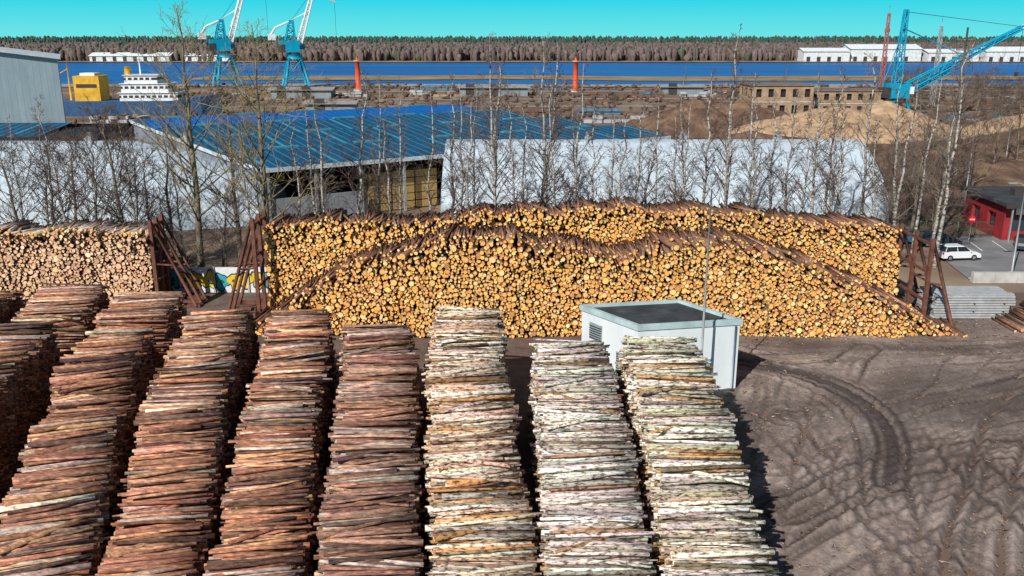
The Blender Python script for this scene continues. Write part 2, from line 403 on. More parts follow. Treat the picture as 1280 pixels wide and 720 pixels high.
def pile(name, pts, width, palette, bmat, seed, noise_amp=.5, ends=ENDD):
    ysn = np.array([p[0] for p in pts]); cxn = np.array([p[1] for p in pts]); zn = np.array([p[2] for p in pts])
    y0, y1 = ysn[0], ysn[-1]
    Cs = []; 
    sp = 0.172; dz = 0.15
    for k in range(int(6.8 / dz)):
        y = np.arange(y0, y1, sp) + (sp / 2 if k % 2 else 0)
        z = .1 + k * dz
        zt = np.interp(y, ysn, zn) + noise_amp * (vnoise(y * .45 + seed * 13, y * 0 + seed, seed) - .5) * 2 + .6 * (vnoise(y * 1.3 + seed * 13, y * 0 + 3.3, seed + 50) - .5)
        zt = np.minimum(zt, (y1 - y) * 3.5 + .8 + (seed % 3) * .3); zt = np.minimum(zt, (y - y0) * 3 + .8)
        keep = z < zt
        depth = zt - z
        Cs.append(np.stack([y[keep], np.full(keep.sum(), z), depth[keep]], 1))
    P = np.concatenate(Cs); N = len(P)
    y = P[:, 0] + rng.normal(0, .035, N); z = P[:, 1] + rng.normal(0, .028, N); top = P[:, 2] < .45
    cx = np.interp(y, ysn, cxn)
    tx = (np.interp(y + 1, ysn, cxn) - np.interp(y - 1, ysn, cxn)) / 2
    yaw = -tx + rng.normal(0, .025, N) + np.where(top, rng.normal(0, .065, N), 0) + .2 * (vnoise(y * .4 + 9, y * 0 + 8, seed + 7) - .5)
    out = top & (rng.random(N) < .14); yaw = yaw + out * rng.normal(0, .26, N)
    pitch = rng.normal(0, .012, N) + top * rng.normal(0, .024, N)
    D = np.stack([np.cos(yaw), np.sin(yaw), pitch], 1)
    shift = rng.normal(0, .13, N) + .5 * (vnoise(y * .5, z * .5, seed + 3) - .5)
    L = width * (1 + rng.normal(0, .04, N)); L = np.where(rng.random(N) < .07, L * rng.uniform(.55, .85, N), L)
    C = np.stack([cx + shift, y, z + top * np.abs(rng.normal(0, .06, N))], 1)
    R = np.clip(rng.lognormal(math.log(.085), .29, N), .042, .19)
    R1 = R * rng.uniform(.6, .95, N); flip = rng.random(N) < .5
    Ra = np.where(flip, R1, R); Rb = np.where(flip, R, R1)
    build_logs(name, C, D, L, Ra, Rb, pal(N, *palette, jit=.22), pal(N, *ends), [bmat, M_end], n=7, rings=3, bend=.045)

ZS = [(22, 1.9), (29, 2.6), (36, 4.1), (44, 5.3)]
def pp(c22, c29, c44, far, cfar, zfar=5.1, dz=0, y0=22):
    out = []
    for yy, zz in ZS:
        c = np.interp(yy, [22, 29, 44], [c22, c29, c44])
        out.append((yy, c, zz + dz))
    if far > 46: out.append((far, cfar, zfar))
    return out
NM = 'log_pile'
pile(NM, pp(-32, -31, -33.5, 51, -34.6), 3.9, PINE, M_pine, 1)
pile(NM, [(52.5, -35.3, 5), (61, -37, 5)], 3.9, PINE, M_pine, 2)
pile(NM, pp(-23.4, -24.4, -28.7, 52.5, -30.2, 5), 3.8, PINE, M_pine, 3)
pile(NM, [(53.8, -30.0, 4.8), (61, -31.2, 4.8)], 4.2, PINE, M_pine, 4)
pile(NM, pp(-15.8, -17.8, -22.0, 52, -23.7, 5), 3.6, PINE, M_pine, 5)
pile(NM, [(53.4, -24.4, 4.8), (60.5, -25.3, 4.8)], 4.3, PINE, M_pine, 6)
pile(NM, pp(-12.3, -13.65, -16.7, 56, -18.8, 5.2), 3.45, PINE, M_pine, 7)
pile(NM, pp(-8.9, -9.6, -11.8, 56, -13.8, 5.1), 3.4, PINE, M_pine, 8)
pile(NM, pp(-4.7, -5.35, -7.1, 52.3, -8.2, 5.2), 3.6, PINE_D, M_pine, 9)
pile('birch_log_pile', pp(-.5, -1.0, -2.35, 54.5, -2.9, 5.3), 3.9, BIR_A, M_birch, 10, ends=ENDP)
pile('birch_log_pile', pp(3.4, 3.45, 3.25, 49.2, 3.3, 5.5), 3.95, BIR_B, M_birch, 11, ends=ENDP)
pile('birch_log_pile', pp(7.6, 7.9, 8.2, 48.3, 8.3, 5.5), 3.95, BIR_C, M_birch, 12, ends=ENDP)

def pack(x0, x1, zf, skip=None, seed=0):
    r_ = random.Random(seed); cell = .5; grid = {}; out = []
    xt = np.arange(x0 - 1, x1 + 1, .05); zt = [zf(x) for x in xt]; sk = [skip(x) for x in xt] if skip else None
    area = (x1 - x0) * 8.5
    for (ra, rb, tries) in ((.18, .26, 1.0), (.13, .18, 12), (.10, .13, 28), (.06, .09, 70)):
        for _ in range(int(area * tries)):
            x = r_.uniform(x0, x1); r = r_.uniform(ra, rb); ii = int((x - x0 + 1) / .05); top = zt[ii]
            z = r_.uniform(r, 9)
            if z > top - r * .3: continue
            if sk and z < sk[ii]: continue
            i, j = int(x // cell), int(z // cell); ok = True
            for a in (i - 1, i, i + 1):
                for c in (j - 1, j, j + 1):
                    for (px, pz, pr) in grid.get((a, c), ()):
                        if (px - x) ** 2 + (pz - z) ** 2 < ((pr + r) * .79) ** 2: ok = False; break
                    if not ok: break
                if not ok: break
            if ok: grid.setdefault((i, j), []).append((x, z, r)); out.append((x, z, r))
    return np.array(out)
ENDW = ([(.95, .54, .17), (.93, .46, .13), (.95, .66, .30), (.80, .40, .13), (.56, .29, .12)], [5, 4, 3.5, 2.2, .8])
BARKW = ([(.22, .115, .075), (.15, .08, .06), (.30, .17, .115), (.26, .18, .14)], [3, 2, 2, 1.2])
def stack(name, x0, x1, yf, L, zf, skip=None, seed=0, endp=ENDW, lean=.0):
    P = pack(x0, x1, zf, skip, seed); N = len(P)
    Ls = L * (1 + rng.normal(0, .03, N))
    top = np.array([zf(x) for x in P[:, 0]]) - P[:, 1]
    yc = yf + L / 2 + rng.normal(0, .04, N) + .9 * (vnoise(P[:, 0] * .35 + 30, P[:, 1] * .5 + 30, seed) - .5) + np.where(top < 1.2, rng.normal(0, .2, N), 0) + lean * (P[:, 1] - 3)
    D = np.stack([rng.normal(0, .012, N) + np.where(top < .5, rng.normal(0, .12, N), 0), np.ones(N), rng.normal(0, .008, N)], 1)
    C = np.stack([P[:, 0], yc, P[:, 1]], 1)
    build_logs(name, C, D, Ls, P[:, 2] , P[:, 2] * .85, pal(N, *BARKW), pal(N, *endp, jit=.12), [M_bark2, M_end], n=8, rings=2, endring=True)
fx = [-22, -16.6, -11.3, -5.6, -1.2, 3.5, 8.3, 11, 15.4, 19, 25, 33.3, 34.8]
fz = [.0, 2.4, 5.3, 7.2, 7.3, 6.6, 5.5, 6.6, 7.1, 6.2, 4.2, .5, 0]
def nz(x, s, f=.8): return float(vnoise(np.array([x * f + 100]), np.array([s + .5]), 77)[0] - .5)
front = lambda x: float(np.interp(x, fx, fz)) + nz(x, 1) * .8 + nz(x, 2, .3) * .6 + nz(x, 3, 2.2) * .35
back = lambda x: float(np.interp(x, [-20.2, -15, -9, 0, 10, 20, 31.8], [6.9, 7.4, 7.1, 8.1, 8.5, 7.8, 6.9])) + nz(x, 5) * .7 + nz(x, 6, 2.5) * .35
stack('log_stack', -22, 34.8, 64, 5.6, front, seed=1, lean=.12)
stack('log_stack', -20.1, 31.7, 70.6, 5.0, back, skip=lambda x: front(x) - 2.4, seed=2, lean=.05)
LF = lambda x: 6.3 + nz(x, 9) * .8
stack('log_stack', -52, -30.2, 71.5, 4.2, LF, seed=3, endp=([(.84, .54, .35), (.76, .46, .27), (.88, .64, .44), (.56, .37, .25)], [4, 4, 3, 2]))
stack('log_stack', 38.6, 52, 64.5, 3.5, lambda x: min(3.2, (x - 38.4) * .75) + nz(x, 12) * .5, seed=4, endp=([(.6, .4, .25), (.5, .33, .2), (.7, .5, .35)], [1, 1, 1]))
def loose(N, xa, xb, yc, zf, colors, rx=.18):
    xx = rng.uniform(xa, xb, N)
    C = np.stack([xx, yc + rng.normal(0, .35, N), np.array([zf(x) for x in xx]) + rng.uniform(-.05, .08, N)], 1)
    D = np.stack([rng.normal(0, rx, N), np.ones(N), rng.normal(0, .04, N)], 1)
    build_logs('loose_logs', C, D, rng.uniform(3, 4.8, N), rng.uniform(.06, .13, N), np.full(N, .075), pal(N, *colors), pal(N, *ENDW), [M_bark2, M_end])
loose(320, -52, -30.6, 73.6, LF, ([(.46, .37, .31), (.30, .20, .15), (.62, .55, .49)], [1, 1, 1]), .25)
loose(420, -20, 31.5, 73.2, back, BARKW); loose(420, -17, 32, 67.8, front, BARKW, .12)

# bark and stick debris in the yard
N = 7000
xx = rng.uniform(10.5, 50, N); yy = rng.uniform(24, 69, N)
C = np.stack([xx, yy, np.full(N, .10)], 1); an = rng.random(N) * 6.28
D = np.stack([np.cos(an), np.sin(an), rng.normal(0, .1, N)], 1)
build_logs('bark_debris', C, D, rng.lognormal(-2.1, .7, N), rng.uniform(.01, .03, N), rng.uniform(.008, .022, N), pal(N, [(.4, .29, .2), (.12, .08, .06), (.55, .46, .38)], [2, 4, 1]), pal(N, *ENDP), [M_bark2, M_end], n=4)

# ------------------------------------------------------------------ steel racks at the stack ends
M_rust = mat_noise('rusty_steel', [(0.3, (.09, .035, .025)), (0.7, (.22, .09, .06))], 2, 6, rough=.8)
M_dark = mat_simple('dark_steel', (.05, .045, .045))
def rack(name, x, y0, y1, sgn, h=7.8, run=2.6):
    mb = MB()
    for y in np.linspace(y0, y1, 3):
        mb.box((x, y, h / 2), (.28, .28, h)); 
        mb.tube([(x, y, h), (x + sgn * run, y - .2, .1)], .14, 4)
        mb.tube([(x, y, h * .5), (x + sgn * run * .52, y - .1, h * .49)], .09, 4)
        mb.box((x + sgn * run / 2, y, .12), (run + .6, .35, .22))
    for z in (h * .3, h * .62, h * .93): mb.box((x, (y0 + y1) / 2, z), (.16, y1 - y0 + .3, .2))
    mb.tube([(x + sgn * run * .55, y0, h * .42), (x + sgn * run * .55, y1, h * .42)], .09, 4)
    mb.build(name, [M_rust])
rack('steel_log_rack', 32.2, 66.2, 71.8, 1, 7.1, 2.3)
rack('steel_log_rack', -20.6, 69, 72.5, -1, 8.1, 2.6)
rack('steel_log_rack', -29.8, 71.6, 74, 1, 7.4, 3.2)

# graffiti wall: painted letters are flat shapes on the wall face
mb = MB(); M_gw = mat_noise('painted_wall', [(.3, (.60, .66, .68)), (.7, (.80, .82, .80))], 1.2, 5)
for i in range(5):
    mb.box((-34 + i * 3.02, 76.0, 1.15), (3.0, .16, 2.3), 0)
    mb.box((-35.5 + i * 3.02, 75.85, 1.2), (.16, .12, 2.4), 1)
R_ = random.Random(5)
for i in range(13):
    cx_ = -34.4 + i * 1.08; cz_ = 1.1 + R_.uniform(-.12, .12); aa = R_.uniform(0, 6)
    for lay, (s_, mt_) in enumerate(((.80, 3), (.66, 2 if i % 4 else 4), (.2, 3))):
        k_ = 22; pts_ = []
        for q_ in range(k_):
            t_ = 6.2832 * q_ / k_; rr_ = s_ * (1 + .22 * math.sin(3 * t_ + aa) + .12 * math.sin(5 * t_ + aa * 2))
            pts_.append((cx_ + rr_ * .8 * math.cos(t_), 75.915 - .006 * lay - .0006 * i, cz_ + rr_ * 1.05 * math.sin(t_)))
        mb.add(pts_, [tuple(range(k_))], mt_)
mb.build('graffiti_wall', [M_gw, M_conc, mat_simple('yellow_paint', (.80, .55, .03)), mat_simple('dark_paint', (.02, .08, .12)), mat_simple('turquoise_paint', (.05, .40, .45))])

# ------------------------------------------------------------------ substation shed
M_wht = mat_noise('white_render', [(0.3, (.60, .66, .69)), (0.7, (.76, .81, .83))], .5, 7, stretch=(1, 1, .3))
M_roofd = mat_noise('bitumen_roof', [(0.35, (.03, .035, .04)), (0.6, (.06, .065, .07)), (.75, (.12, .115, .10))], .8, 7)
M_louv = mat_simple('grey_louvre', (.30, .36, .38), .5)
sh = empty('substation_shed')
A = Vector((7.87, 52.4, 0)); B = Vector((14.5, 53.6, 0)); Cc = Vector((11.4, 57.9, 0)); Dd = Vector((4.7, 56.7, 0))
quad = [A, B, Cc, Dd]; H = 4.6
mb = MB()
for i in range(4):
    p, q = quad[i], quad[(i + 1) % 4]; mb.quad(p, q, q + Vector((0, 0, H - .25)), p + Vector((0, 0, H - .25)))
mb.build('walls', [M_wht], sh)
cen = (A + B + Cc + Dd) / 4
def off(p, k): return cen + (p - cen) * k
mb = MB(); o = [off(p, 1.035) for p in quad]; ii = [off(p, .95) for p in quad]
for i in range(4):
    j = (i + 1) % 4
    for (a0, a1, z0, z1) in ((o[i], o[j], H - .25, H + .12), (ii[j], ii[i], H - .1, H + .12)):
        mb.quad(a0 + Vector((0, 0, z0)), a1 + Vector((0, 0, z0)), a1 + Vector((0, 0, z1)), a0 + Vector((0, 0, z1)))
    mb.quad(o[i] + Vector((0, 0, H + .12)), o[j] + Vector((0, 0, H + .12)), ii[j] + Vector((0, 0, H + .12)), ii[i] + Vector((0, 0, H + .12)))
    mb.quad(o[j] + Vector((0, 0, H - .25)), o[i] + Vector((0, 0, H - .25)), quad[i] + Vector((0, 0, H - .25)), quad[j] + Vector((0, 0, H - .25)))
mb.build('parapet', [mat_simple('parapet_metal', (.42, .55, .56), .4)], sh)
mb = MB(); mb.quad(*[p + Vector((0, 0, H - .08)) for p in ii]); mb.build('roof', [M_roofd], sh)
mb = MB()
e = (Dd - A).normalized(); nrm = Vector((-e.y, e.x, 0)); nrm = nrm if nrm.x < 0 else -nrm
ang = math.atan2(e.y, e.x)
for s_, z_, w_, h_ in ((3.9, 3.2, 1.2, 1.1), (1.2, 1.3, 1.3, 2.3), (3.6, 1.3, 1.3, 2.3)):
    c = A + e * s_ + nrm * .03 + Vector((0, 0, z_)); mb.box(c, (w_, .08, h_), 0, ang)
    for k in range(int(h_ / .16)): mb.box(c + nrm * .06 + Vector((0, 0, -h_ / 2 + .1 + k * .16)), (w_ - .1, .06, .05), 1, ang)
e2 = (B - A).normalized(); n2 = Vector((e2.y, -e2.x, 0)); an2 = math.atan2(e2.y, e2.x)
c = A + e2 * 4.4 + n2 * .03 + Vector((0, 0, 1.1)); mb.box(c, (1.0, .07, 2.1), 0, an2)
mb.build('louvred_doors', [M_louv, M_dark], sh)
mb = MB(); mb.tube([A + Vector((6.3, .95, 0)), A + Vector((6.3, .95, 4.4))], .05, 6); mb.build('downpipe', [M_louv], sh)

# mast lamp
M_galv = mat_simple('galvanised_steel', (.36, .38, .39), .45, .3)
def lamp(name, x, y, h, mat=M_galv, arm=1.4, r=.11, dirx=-1):
    mb = MB(); mb.tube([(0, 0, 0), (0, 0, h * .5), (0, 0, h)], [r, r * .75, r * .5], 8)
    mb.box((0, 0, .2), (.5, .5, .4)); mb.tube([(0, 0, h - .05), (dirx * arm * .5, 0, h + .25), (dirx * arm, 0, h + .3)], r * .4, 6)
    mb.box((dirx * (arm + .3), 0, h + .3), (.75, .28, .13), 0)
    mb.build(name, [mat], loc=(x, y, 0))
lamp('street_lamp', 11.7, 51.5, 13.4, arm=.5, r=.09, dirx=-1)
lamp('street_lamp', 47.6, 81.6, 8.6, arm=.9)
lamp('street_lamp', 84, 151, 12, arm=1)
lamp('street_lamp', 62, 120, 11, arm=1)

# low steel profile stack at the right
mb = MB()
for k in range(9):
    for j in range(5):
        mb.box((37.1 + rng.normal(0, .08), 68.2 + j * .62, .22 + k * .215), (6.4 + rng.normal(0, .1), .5, .15), 0)
    if k % 3 == 0:
        for xx in (34.8, 37, 39.4): mb.box((xx, 69.4, .12 + k * .215), (.1, 3.2, .05), 1)
mb.build('steel_profile_stack', [mat_simple('zinc_profiles', (.50, .52, .52), .45, .2, .2, 1.5), M_dark])

# ------------------------------------------------------------------ warehouses
M_mem = mat_panels('membrane_roof', (.58, .68, .76), (.45, .54, .61), 2.4, 0, .05, .65, .4)
prof = [(0, 0), (.5, 3.2), (1.6, 4.6), (4.6, 6.7), (8.2, 8.5), (10.4, 9.2), (12, 9.35), (13.6, 9.2), (15.8, 8.5), (19.4, 6.7), (22.4, 4.6), (23.5, 3.2), (24, 0)]
def barrel(name, stations, loc, mat):
    """stations: (x, scale) along the length"""
    mb = MB(); n = len(prof); vs = []; fs = []
    for x, s in stations:
        for (dy, z) in prof: vs.append((x, 12 + (dy - 12) * (.25 + .75 * s), z * s))
    for i in range(len(stations) - 1):
        for k in range(n - 1):
            a = i * n + k; fs.append((a, a + n, a + n + 1, a + 1))
    mb.add(vs, fs, 0, False)
    mb.add(vs[:n], [tuple(range(n))]); mb.add(vs[-n:], [tuple(range(n))[::-1]])
    e = empty(name, loc); mb.build('shell', [mat], e)
    mb = MB(); L0, L1 = stations[0][0], stations[-1][0]
    for x in np.arange(L0 + 6, L1 - 3, 12.0):
        mb.box((x, 12, 9.5), (.9, .9, .7)); mb.tube([(x, 12, 9.7), (x, 12, 10.4)], .35, 8)
    mb.build('roof_vents', [M_galv], e)
    return e
barrel('white_warehouse', [(-8.3, 1), (44, 1)], (0, 101.5, 0), M_mem)
barrel('white_warehouse', [(-95, 1), (-48, 1), (-41, .86), (-30.5, .45)], (0, 100, 0), M_mem)

# large blue-roofed hall, rotated
M_blue = mat_panels('blue_sheet_roof', (.012, .10, .21), (.03, .24, .37), 1.5, 0, .14, .55, .5, cl=(.05, .30, .43), period2=9.0, wide=.06)
M_blue2 = mat_panels('bright_blue_sheet', (.0, .13, .48), (.01, .22, .5), 1.5, 0, .14, .5, .3)
M_grey = mat_panels('grey_cladding', (.26, .30, .33), (.18, .21, .24), 1.0, 0, .1, .6, .35)
rot = math.atan2(35, 53)
hall = empty('timber_hall', (-29.3, 104.6, 0), rot)
Wd, Ld, EH = 63.5, 73.0, 7.0
mb = MB(); bays = 4; bl = Ld / bays
for k in range(bays):
    y0 = k * bl; ym = y0 + bl * .55; y1 = y0 + bl; rr = .95
    mt = 1 if k == 3 else 0
    mb.quad((-.6, y0 - (.8 if k == 0 else 0), EH), (Wd + .6, y0 - (.8 if k == 0 else 0), EH), (Wd + .6, ym, EH + rr), (-.6, ym, EH + rr), mt)
    mb.quad((-.6, ym, EH + rr), (Wd + .6, ym, EH + rr), (Wd + .6, y1, EH), (-.6, y1, EH), mt)
    mb.add([(-.5, y0, EH), (-.5, ym, EH + rr), (-.5, y1, EH)], [(0, 1, 2)], 0); mb.add([(Wd + .5, y0, EH), (Wd + .5, y1, EH), (Wd + .5, ym, EH + rr)], [(0, 1, 2)], 0)
    for x in np.arange(6, Wd, 12): mb.box((x, ym, EH + rr + .12), (4, .7, .25), 2)
mb.build('roof', [M_blue, M_blue2, mat_simple('skylight', (.08, .28, .38), .3)], hall)
mb = MB()
mb.box((Wd / 2, -.85, EH - .2), (Wd + 1.4, .12, .5), 1); mb.box((-.7, Ld / 2, EH - .2), (.12, Ld, .5), 1)
mb.box((-.2, Ld / 2, EH / 2 - .2), (.2, Ld, EH - .6), 0)
mb.box((Wd, Ld / 2, EH / 2 - .2), (.2, Ld, EH - .6), 0); mb.box((Wd / 2, Ld, EH / 2 - .2), (Wd, .2, EH - .6), 0)
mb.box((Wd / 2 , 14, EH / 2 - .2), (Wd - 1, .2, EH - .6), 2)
mb.box((6.5, -.1, 1.6), (13, .2, 3.2), 0); mb.box((50, -.1, EH / 2 - .2), (28, .2, EH - .6), 0)
for x in np.arange(0, Wd, 6): mb.box((x + .15, -.4, EH / 2 - .25), (.3, .3, EH - .5), 3)
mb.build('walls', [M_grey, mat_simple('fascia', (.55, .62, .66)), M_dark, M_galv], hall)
mb = MB()
for i in range(3):
    for k in range(5):
        for j in range(2): mb.box((15.2 + i * 3.4, 1.6 + j * 2, .55 + k * 1.02), (3.1, 1.6, .9), 0)
mb.build('sawn_timber_packs', [mat_panels('sawn_timber', (.50, .34, .12), (.22, .14, .05), .14, 2, .25, .8, .3)], hall)

# tall grey-blue building at the left (turned so that its gable faces the yard)
tb = empty('grey_warehouse', (-94.5, 190, 0), math.radians(26))
mb = MB(); g5 = [(-60, 0), (0, 0), (0, 17.8), (-28, 21.8), (-60, 17.8)]
mb.add([(x, 0, z) for x, z in g5], [(0, 1, 2, 3, 4)]); mb.add([(x, 30, z) for x, z in g5], [(4, 3, 2, 1, 0)])
mb.quad((0, 0, 0), (0, 30, 0), (0, 30, 17.8), (0, 0, 17.8)); mb.quad((-60, 30, 0), (-60, 0, 0), (-60, 0, 17.8), (-60, 30, 17.8))
mb.build('walls', [mat_panels('blue_grey_cladding', (.34, .44, .49), (.26, .35, .40), 1.2, 0, .12, .5, .25)], tb)
mb = MB(); 
for (xa, za, xb, zb_) in ((-28, 21.95, .7, 17.85), (-60.7, 17.85, -28, 21.95)):
    mb.quad((xa, -.8, za), (xb, -.8, zb_), (xb, 31, zb_), (xa, 31, za)); mb.quad((xa, -.8, za - .5), (xb, -.8, zb_ - .5), (xb, -.8, zb_), (xa, -.8, za))
mb.build('roof', [mat_simple('roof_trim', (.50, .56, .6))], tb)
lb = empty('blue_annex')
mb = MB(); mb.box((-92, 155, 3.2), (30, 22, 6.4), 0); mb.build('walls', [M_grey], lb)
mb = MB(); mb.quad((-108, 143, 6.45), (-76, 143, 6.45), (-76, 155, 7.6), (-108, 155, 7.6)); mb.quad((-108, 155, 7.6), (-76, 155, 7.6), (-76, 167, 6.45), (-108, 167, 6.45)); mb.build('roof', [M_blue], lb)

# brick ruin with real openings
M_brick = mat_noise('yellow_brick', [(0.3, (.26, .165, .10)), (0.7, (.46, .33, .22))], .4, 8)
def wall_open(mb, p0, p1, h, ops, mat=0):
    p0 = Vector(p0); p1 = Vector(p1); L = (p1 - p0).length; d = (p1 - p0) / L
    us = sorted({0, L} | {o[0] for o in ops} | {o[1] for o in ops}); zs = sorted({0, h} | {o[2] for o in ops} | {o[3] for o in ops})
    nn = Vector((-d.y, d.x, 0)) * .35
    for a, c in zip(us[:-1], us[1:]):
        for e_, f_ in zip(zs[:-1], zs[1:]):
            mu, mz = (a + c) / 2, (e_ + f_) / 2
            if any(o[0] < mu < o[1] and o[2] < mz < o[3] for o in ops): continue
            mb.quad(p0 + d * a + Vector((0, 0, e_)), p0 + d * c + Vector((0, 0, e_)), p0 + d * c + Vector((0, 0, f_)), p0 + d * a + Vector((0, 0, f_)), mat)
    for o in ops:
        q = [p0 + d * o[0] + Vector((0, 0, o[2])), p0 + d * o[1] + Vector((0, 0, o[2])), p0 + d * o[1] + Vector((0, 0, o[3])), p0 + d * o[0] + Vector((0, 0, o[3]))]
        for i in range(4): mb.quad(q[i], q[(i + 1) % 4], q[(i + 1) % 4] + nn, q[i] + nn, mat)
def brick_building(x, y, w, dpt, h, rz, floors, nwin):
    e = empty('brick_building', (x, y, 0), rz); mb = MB(); fh = h / floors
    ops = []
    for f in range(floors):
        for i in range(nwin):
            u0 = (i + .28) * w / nwin; ops.append((u0, u0 + w / nwin * .45, f * fh + fh * .3, f * fh + fh * .8))
    wall_open(mb, (0, 0, 0), (w, 0, 0), h, ops); 
    ns = max(2, int(dpt / 4)); ops2 = [((i + .3) * dpt / ns, (i + .7) * dpt / ns, f * fh + fh * .3, f * fh + fh * .8) for f in range(floors) for i in range(ns)]
    wall_open(mb, (w, 0, 0), (w, dpt, 0), h, ops2); wall_open(mb, (0, dpt, 0), (0, 0, 0), h, ops2); wall_open(mb, (w, dpt, 0), (0, dpt, 0), h, ops)
    mb.build('walls', [M_brick], e)
    mb = MB(); mb.box((w / 2, dpt / 2, h + .15), (w + .8, dpt + .8, .3), 0)
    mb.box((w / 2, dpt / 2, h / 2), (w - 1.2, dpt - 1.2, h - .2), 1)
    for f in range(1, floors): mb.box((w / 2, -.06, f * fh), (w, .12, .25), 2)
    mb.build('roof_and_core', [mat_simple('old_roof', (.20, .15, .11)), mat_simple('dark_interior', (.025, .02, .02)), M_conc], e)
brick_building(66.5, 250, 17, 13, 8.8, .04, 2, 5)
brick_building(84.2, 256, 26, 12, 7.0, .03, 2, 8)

# chip heaps and mounds
def heap(name, x, y, rx, ry, h, mat, seed, pw=1.3):
    n = 60; u, v_ = np.meshgrid(np.linspace(-1, 1, n), np.linspace(-1, 1, n), indexing='ij')
    rr = np.hypot(u, v_) * (1 + .35 * (vnoise(u * 2 + 9., v_ * 2 + 9., seed) - .5))
    z = h * np.clip(1 - rr, 0, 1) ** pw * 1.15
    z += np.where(rr < .98, h * .16 * (vnoise(u * 6 + 20., v_ * 6 + 20., seed + 1) - .4) + h * .06 * (vnoise(u * 17 + 20., v_ * 17 + 20., seed + 1) - .5), 0)
    z = np.maximum(z, -.1)
    V = np.stack([x + u * rx, y + v_ * ry, z], -1).reshape(-1, 3); idx = np.arange(n * n).reshape(n, n)
    Q = np.stack([idx[:-1, :-1], idx[1:, :-1], idx[1:, 1:], idx[:-1, 1:]], -1).reshape(-1, 4)
    mesh_np(name, V, Q.ravel(), np.arange(len(Q)) * 4, [mat], smooth=np.ones(len(Q)))
M_chip = mat_noise('wood_chips', [(0.3, (.30, .19, .11)), (0.7, (.58, .40, .25))], .5, 9, bump=.6, bscale=2)
M_barkh = mat_noise('bark_mulch', [(0.3, (.08, .045, .03)), (0.5, (.15, .09, .06)), (0.7, (.27, .17, .11))], .3, 10, bump=.8, bscale=2)
heap('wood_chip_heap', 73, 204, 25, 15, 6.0, M_chip, 3, .8); heap('wood_chip_heap', 93, 224, 17, 13, 6, M_chip, 4)
heap('bark_heap', 50, 186, 22, 10, 2.6, M_barkh, 8)
heap('bark_heap', 43, 214, 22, 15, 6.5, M_barkh, 5); heap('bark_heap', 60, 232, 20, 12, 5.5, M_barkh, 6)
heap('bark_heap', 70, 150, 24, 26, 4.5, M_barkh, 7); heap('bark_heap', 98, 168, 26, 22, 5.5, M_barkh, 9); heap('bark_heap', 122, 208, 22, 16, 5, M_chip, 10)

# red office with flat roof
ro = empty('red_office_building', (54.8, 97, 0), -.06)
mb = MB(); M_red = mat_simple('red_facade', (.30, .025, .03)); 
ops = [(1, 3.0, 1, 2.7), (4, 5.2, .1, 2.6), (6.5, 9.5, 1, 2.7), (11, 14, 1, 2.7), (15, 18, 1, 2.7)]
wall_open(mb, (0, 0, 0), (20, 0, 0), 4, ops); wall_open(mb, (0, 10, 0), (0, 0, 0), 4, [(2, 4, 1, 2.7), (6, 8, 1, 2.7)])
wall_open(mb, (20, 0, 0), (20, 10, 0), 4, []); wall_open(mb, (20, 10, 0), (0, 10, 0), 4, []); mb.build('walls', [M_red], ro)
mb = MB(); mb.box((10, 5, 1.98), (19.2, 9.2, 3.9)); mb.build('window_glass', [mat_simple('window_glass', (.03, .045, .06), .12, spec=.6)], ro)
mb = MB(); mb.box((10, 4.6, 4.2), (21.2, 12, .4), 0); mb.box((10, -1.45, 4.15), (21.3, .1, .62), 1); mb.box((3, 4, 4.8), (1.2, 1.2, .8), 1); mb.build('roof', [M_roofd, M_dark], ro)
mb = MB(); mb.box((2.2, -.12, 3.3), (2.2, .1, .7)); mb.build('sign_board', [M_line], ro)
mb = MB()
for x in (.2, 6, 12, 18): mb.box((x, -1.2, 2), (.15, .15, 3.95))
mb.build('canopy_posts', [M_galv], ro)

# fence and gate, no-entry sign
mb = MB()
for x in np.arange(44, 54.5, 2.1):
    mb.box((x, 98.2, 1), (.09, .09, 2.0))
for z in (.25, 1.0, 1.85): mb.box((49.1, 98.2, z), (10.6, .05, .06))
for x in np.arange(44, 54.3, .21): mb.box((x, 98.2, 1.05), (.025, .03, 1.65))
mb.build('steel_fence', [mat_simple('green_fence_paint', (.05, .09, .07))])
mb = MB(); mb.tube([(0, 0, 0), (0, 0, 2.9)], .04, 6, 0)
def disc(mb, c, r, t, mat, n=20):
    vs = [(c[0] + r * math.cos(6.2832 * k / n), c[1] - t, c[2] + r * math.sin(6.2832 * k / n)) for k in range(n)] + [(c[0] + r * math.cos(6.2832 * k / n), c[1], c[2] + r * math.sin(6.2832 * k / n)) for k in range(n)]
    mb.add(vs, [tuple(range(n)), tuple(range(n, 2 * n))[::-1]] + [(k, (k + 1) % n, n + (k + 1) % n, n + k) for k in range(n)], mat)
disc(mb, (0, -.06, 2.6), .40, .03, 1); mb.box((0, -.11, 2.6), (.52, .03, .14), 2)
mb.build('no_entry_sign', [M_galv, mat_simple('red_sign', (.7, .02, .03), .4), M_line], loc=(50.6, 95.9, 0))

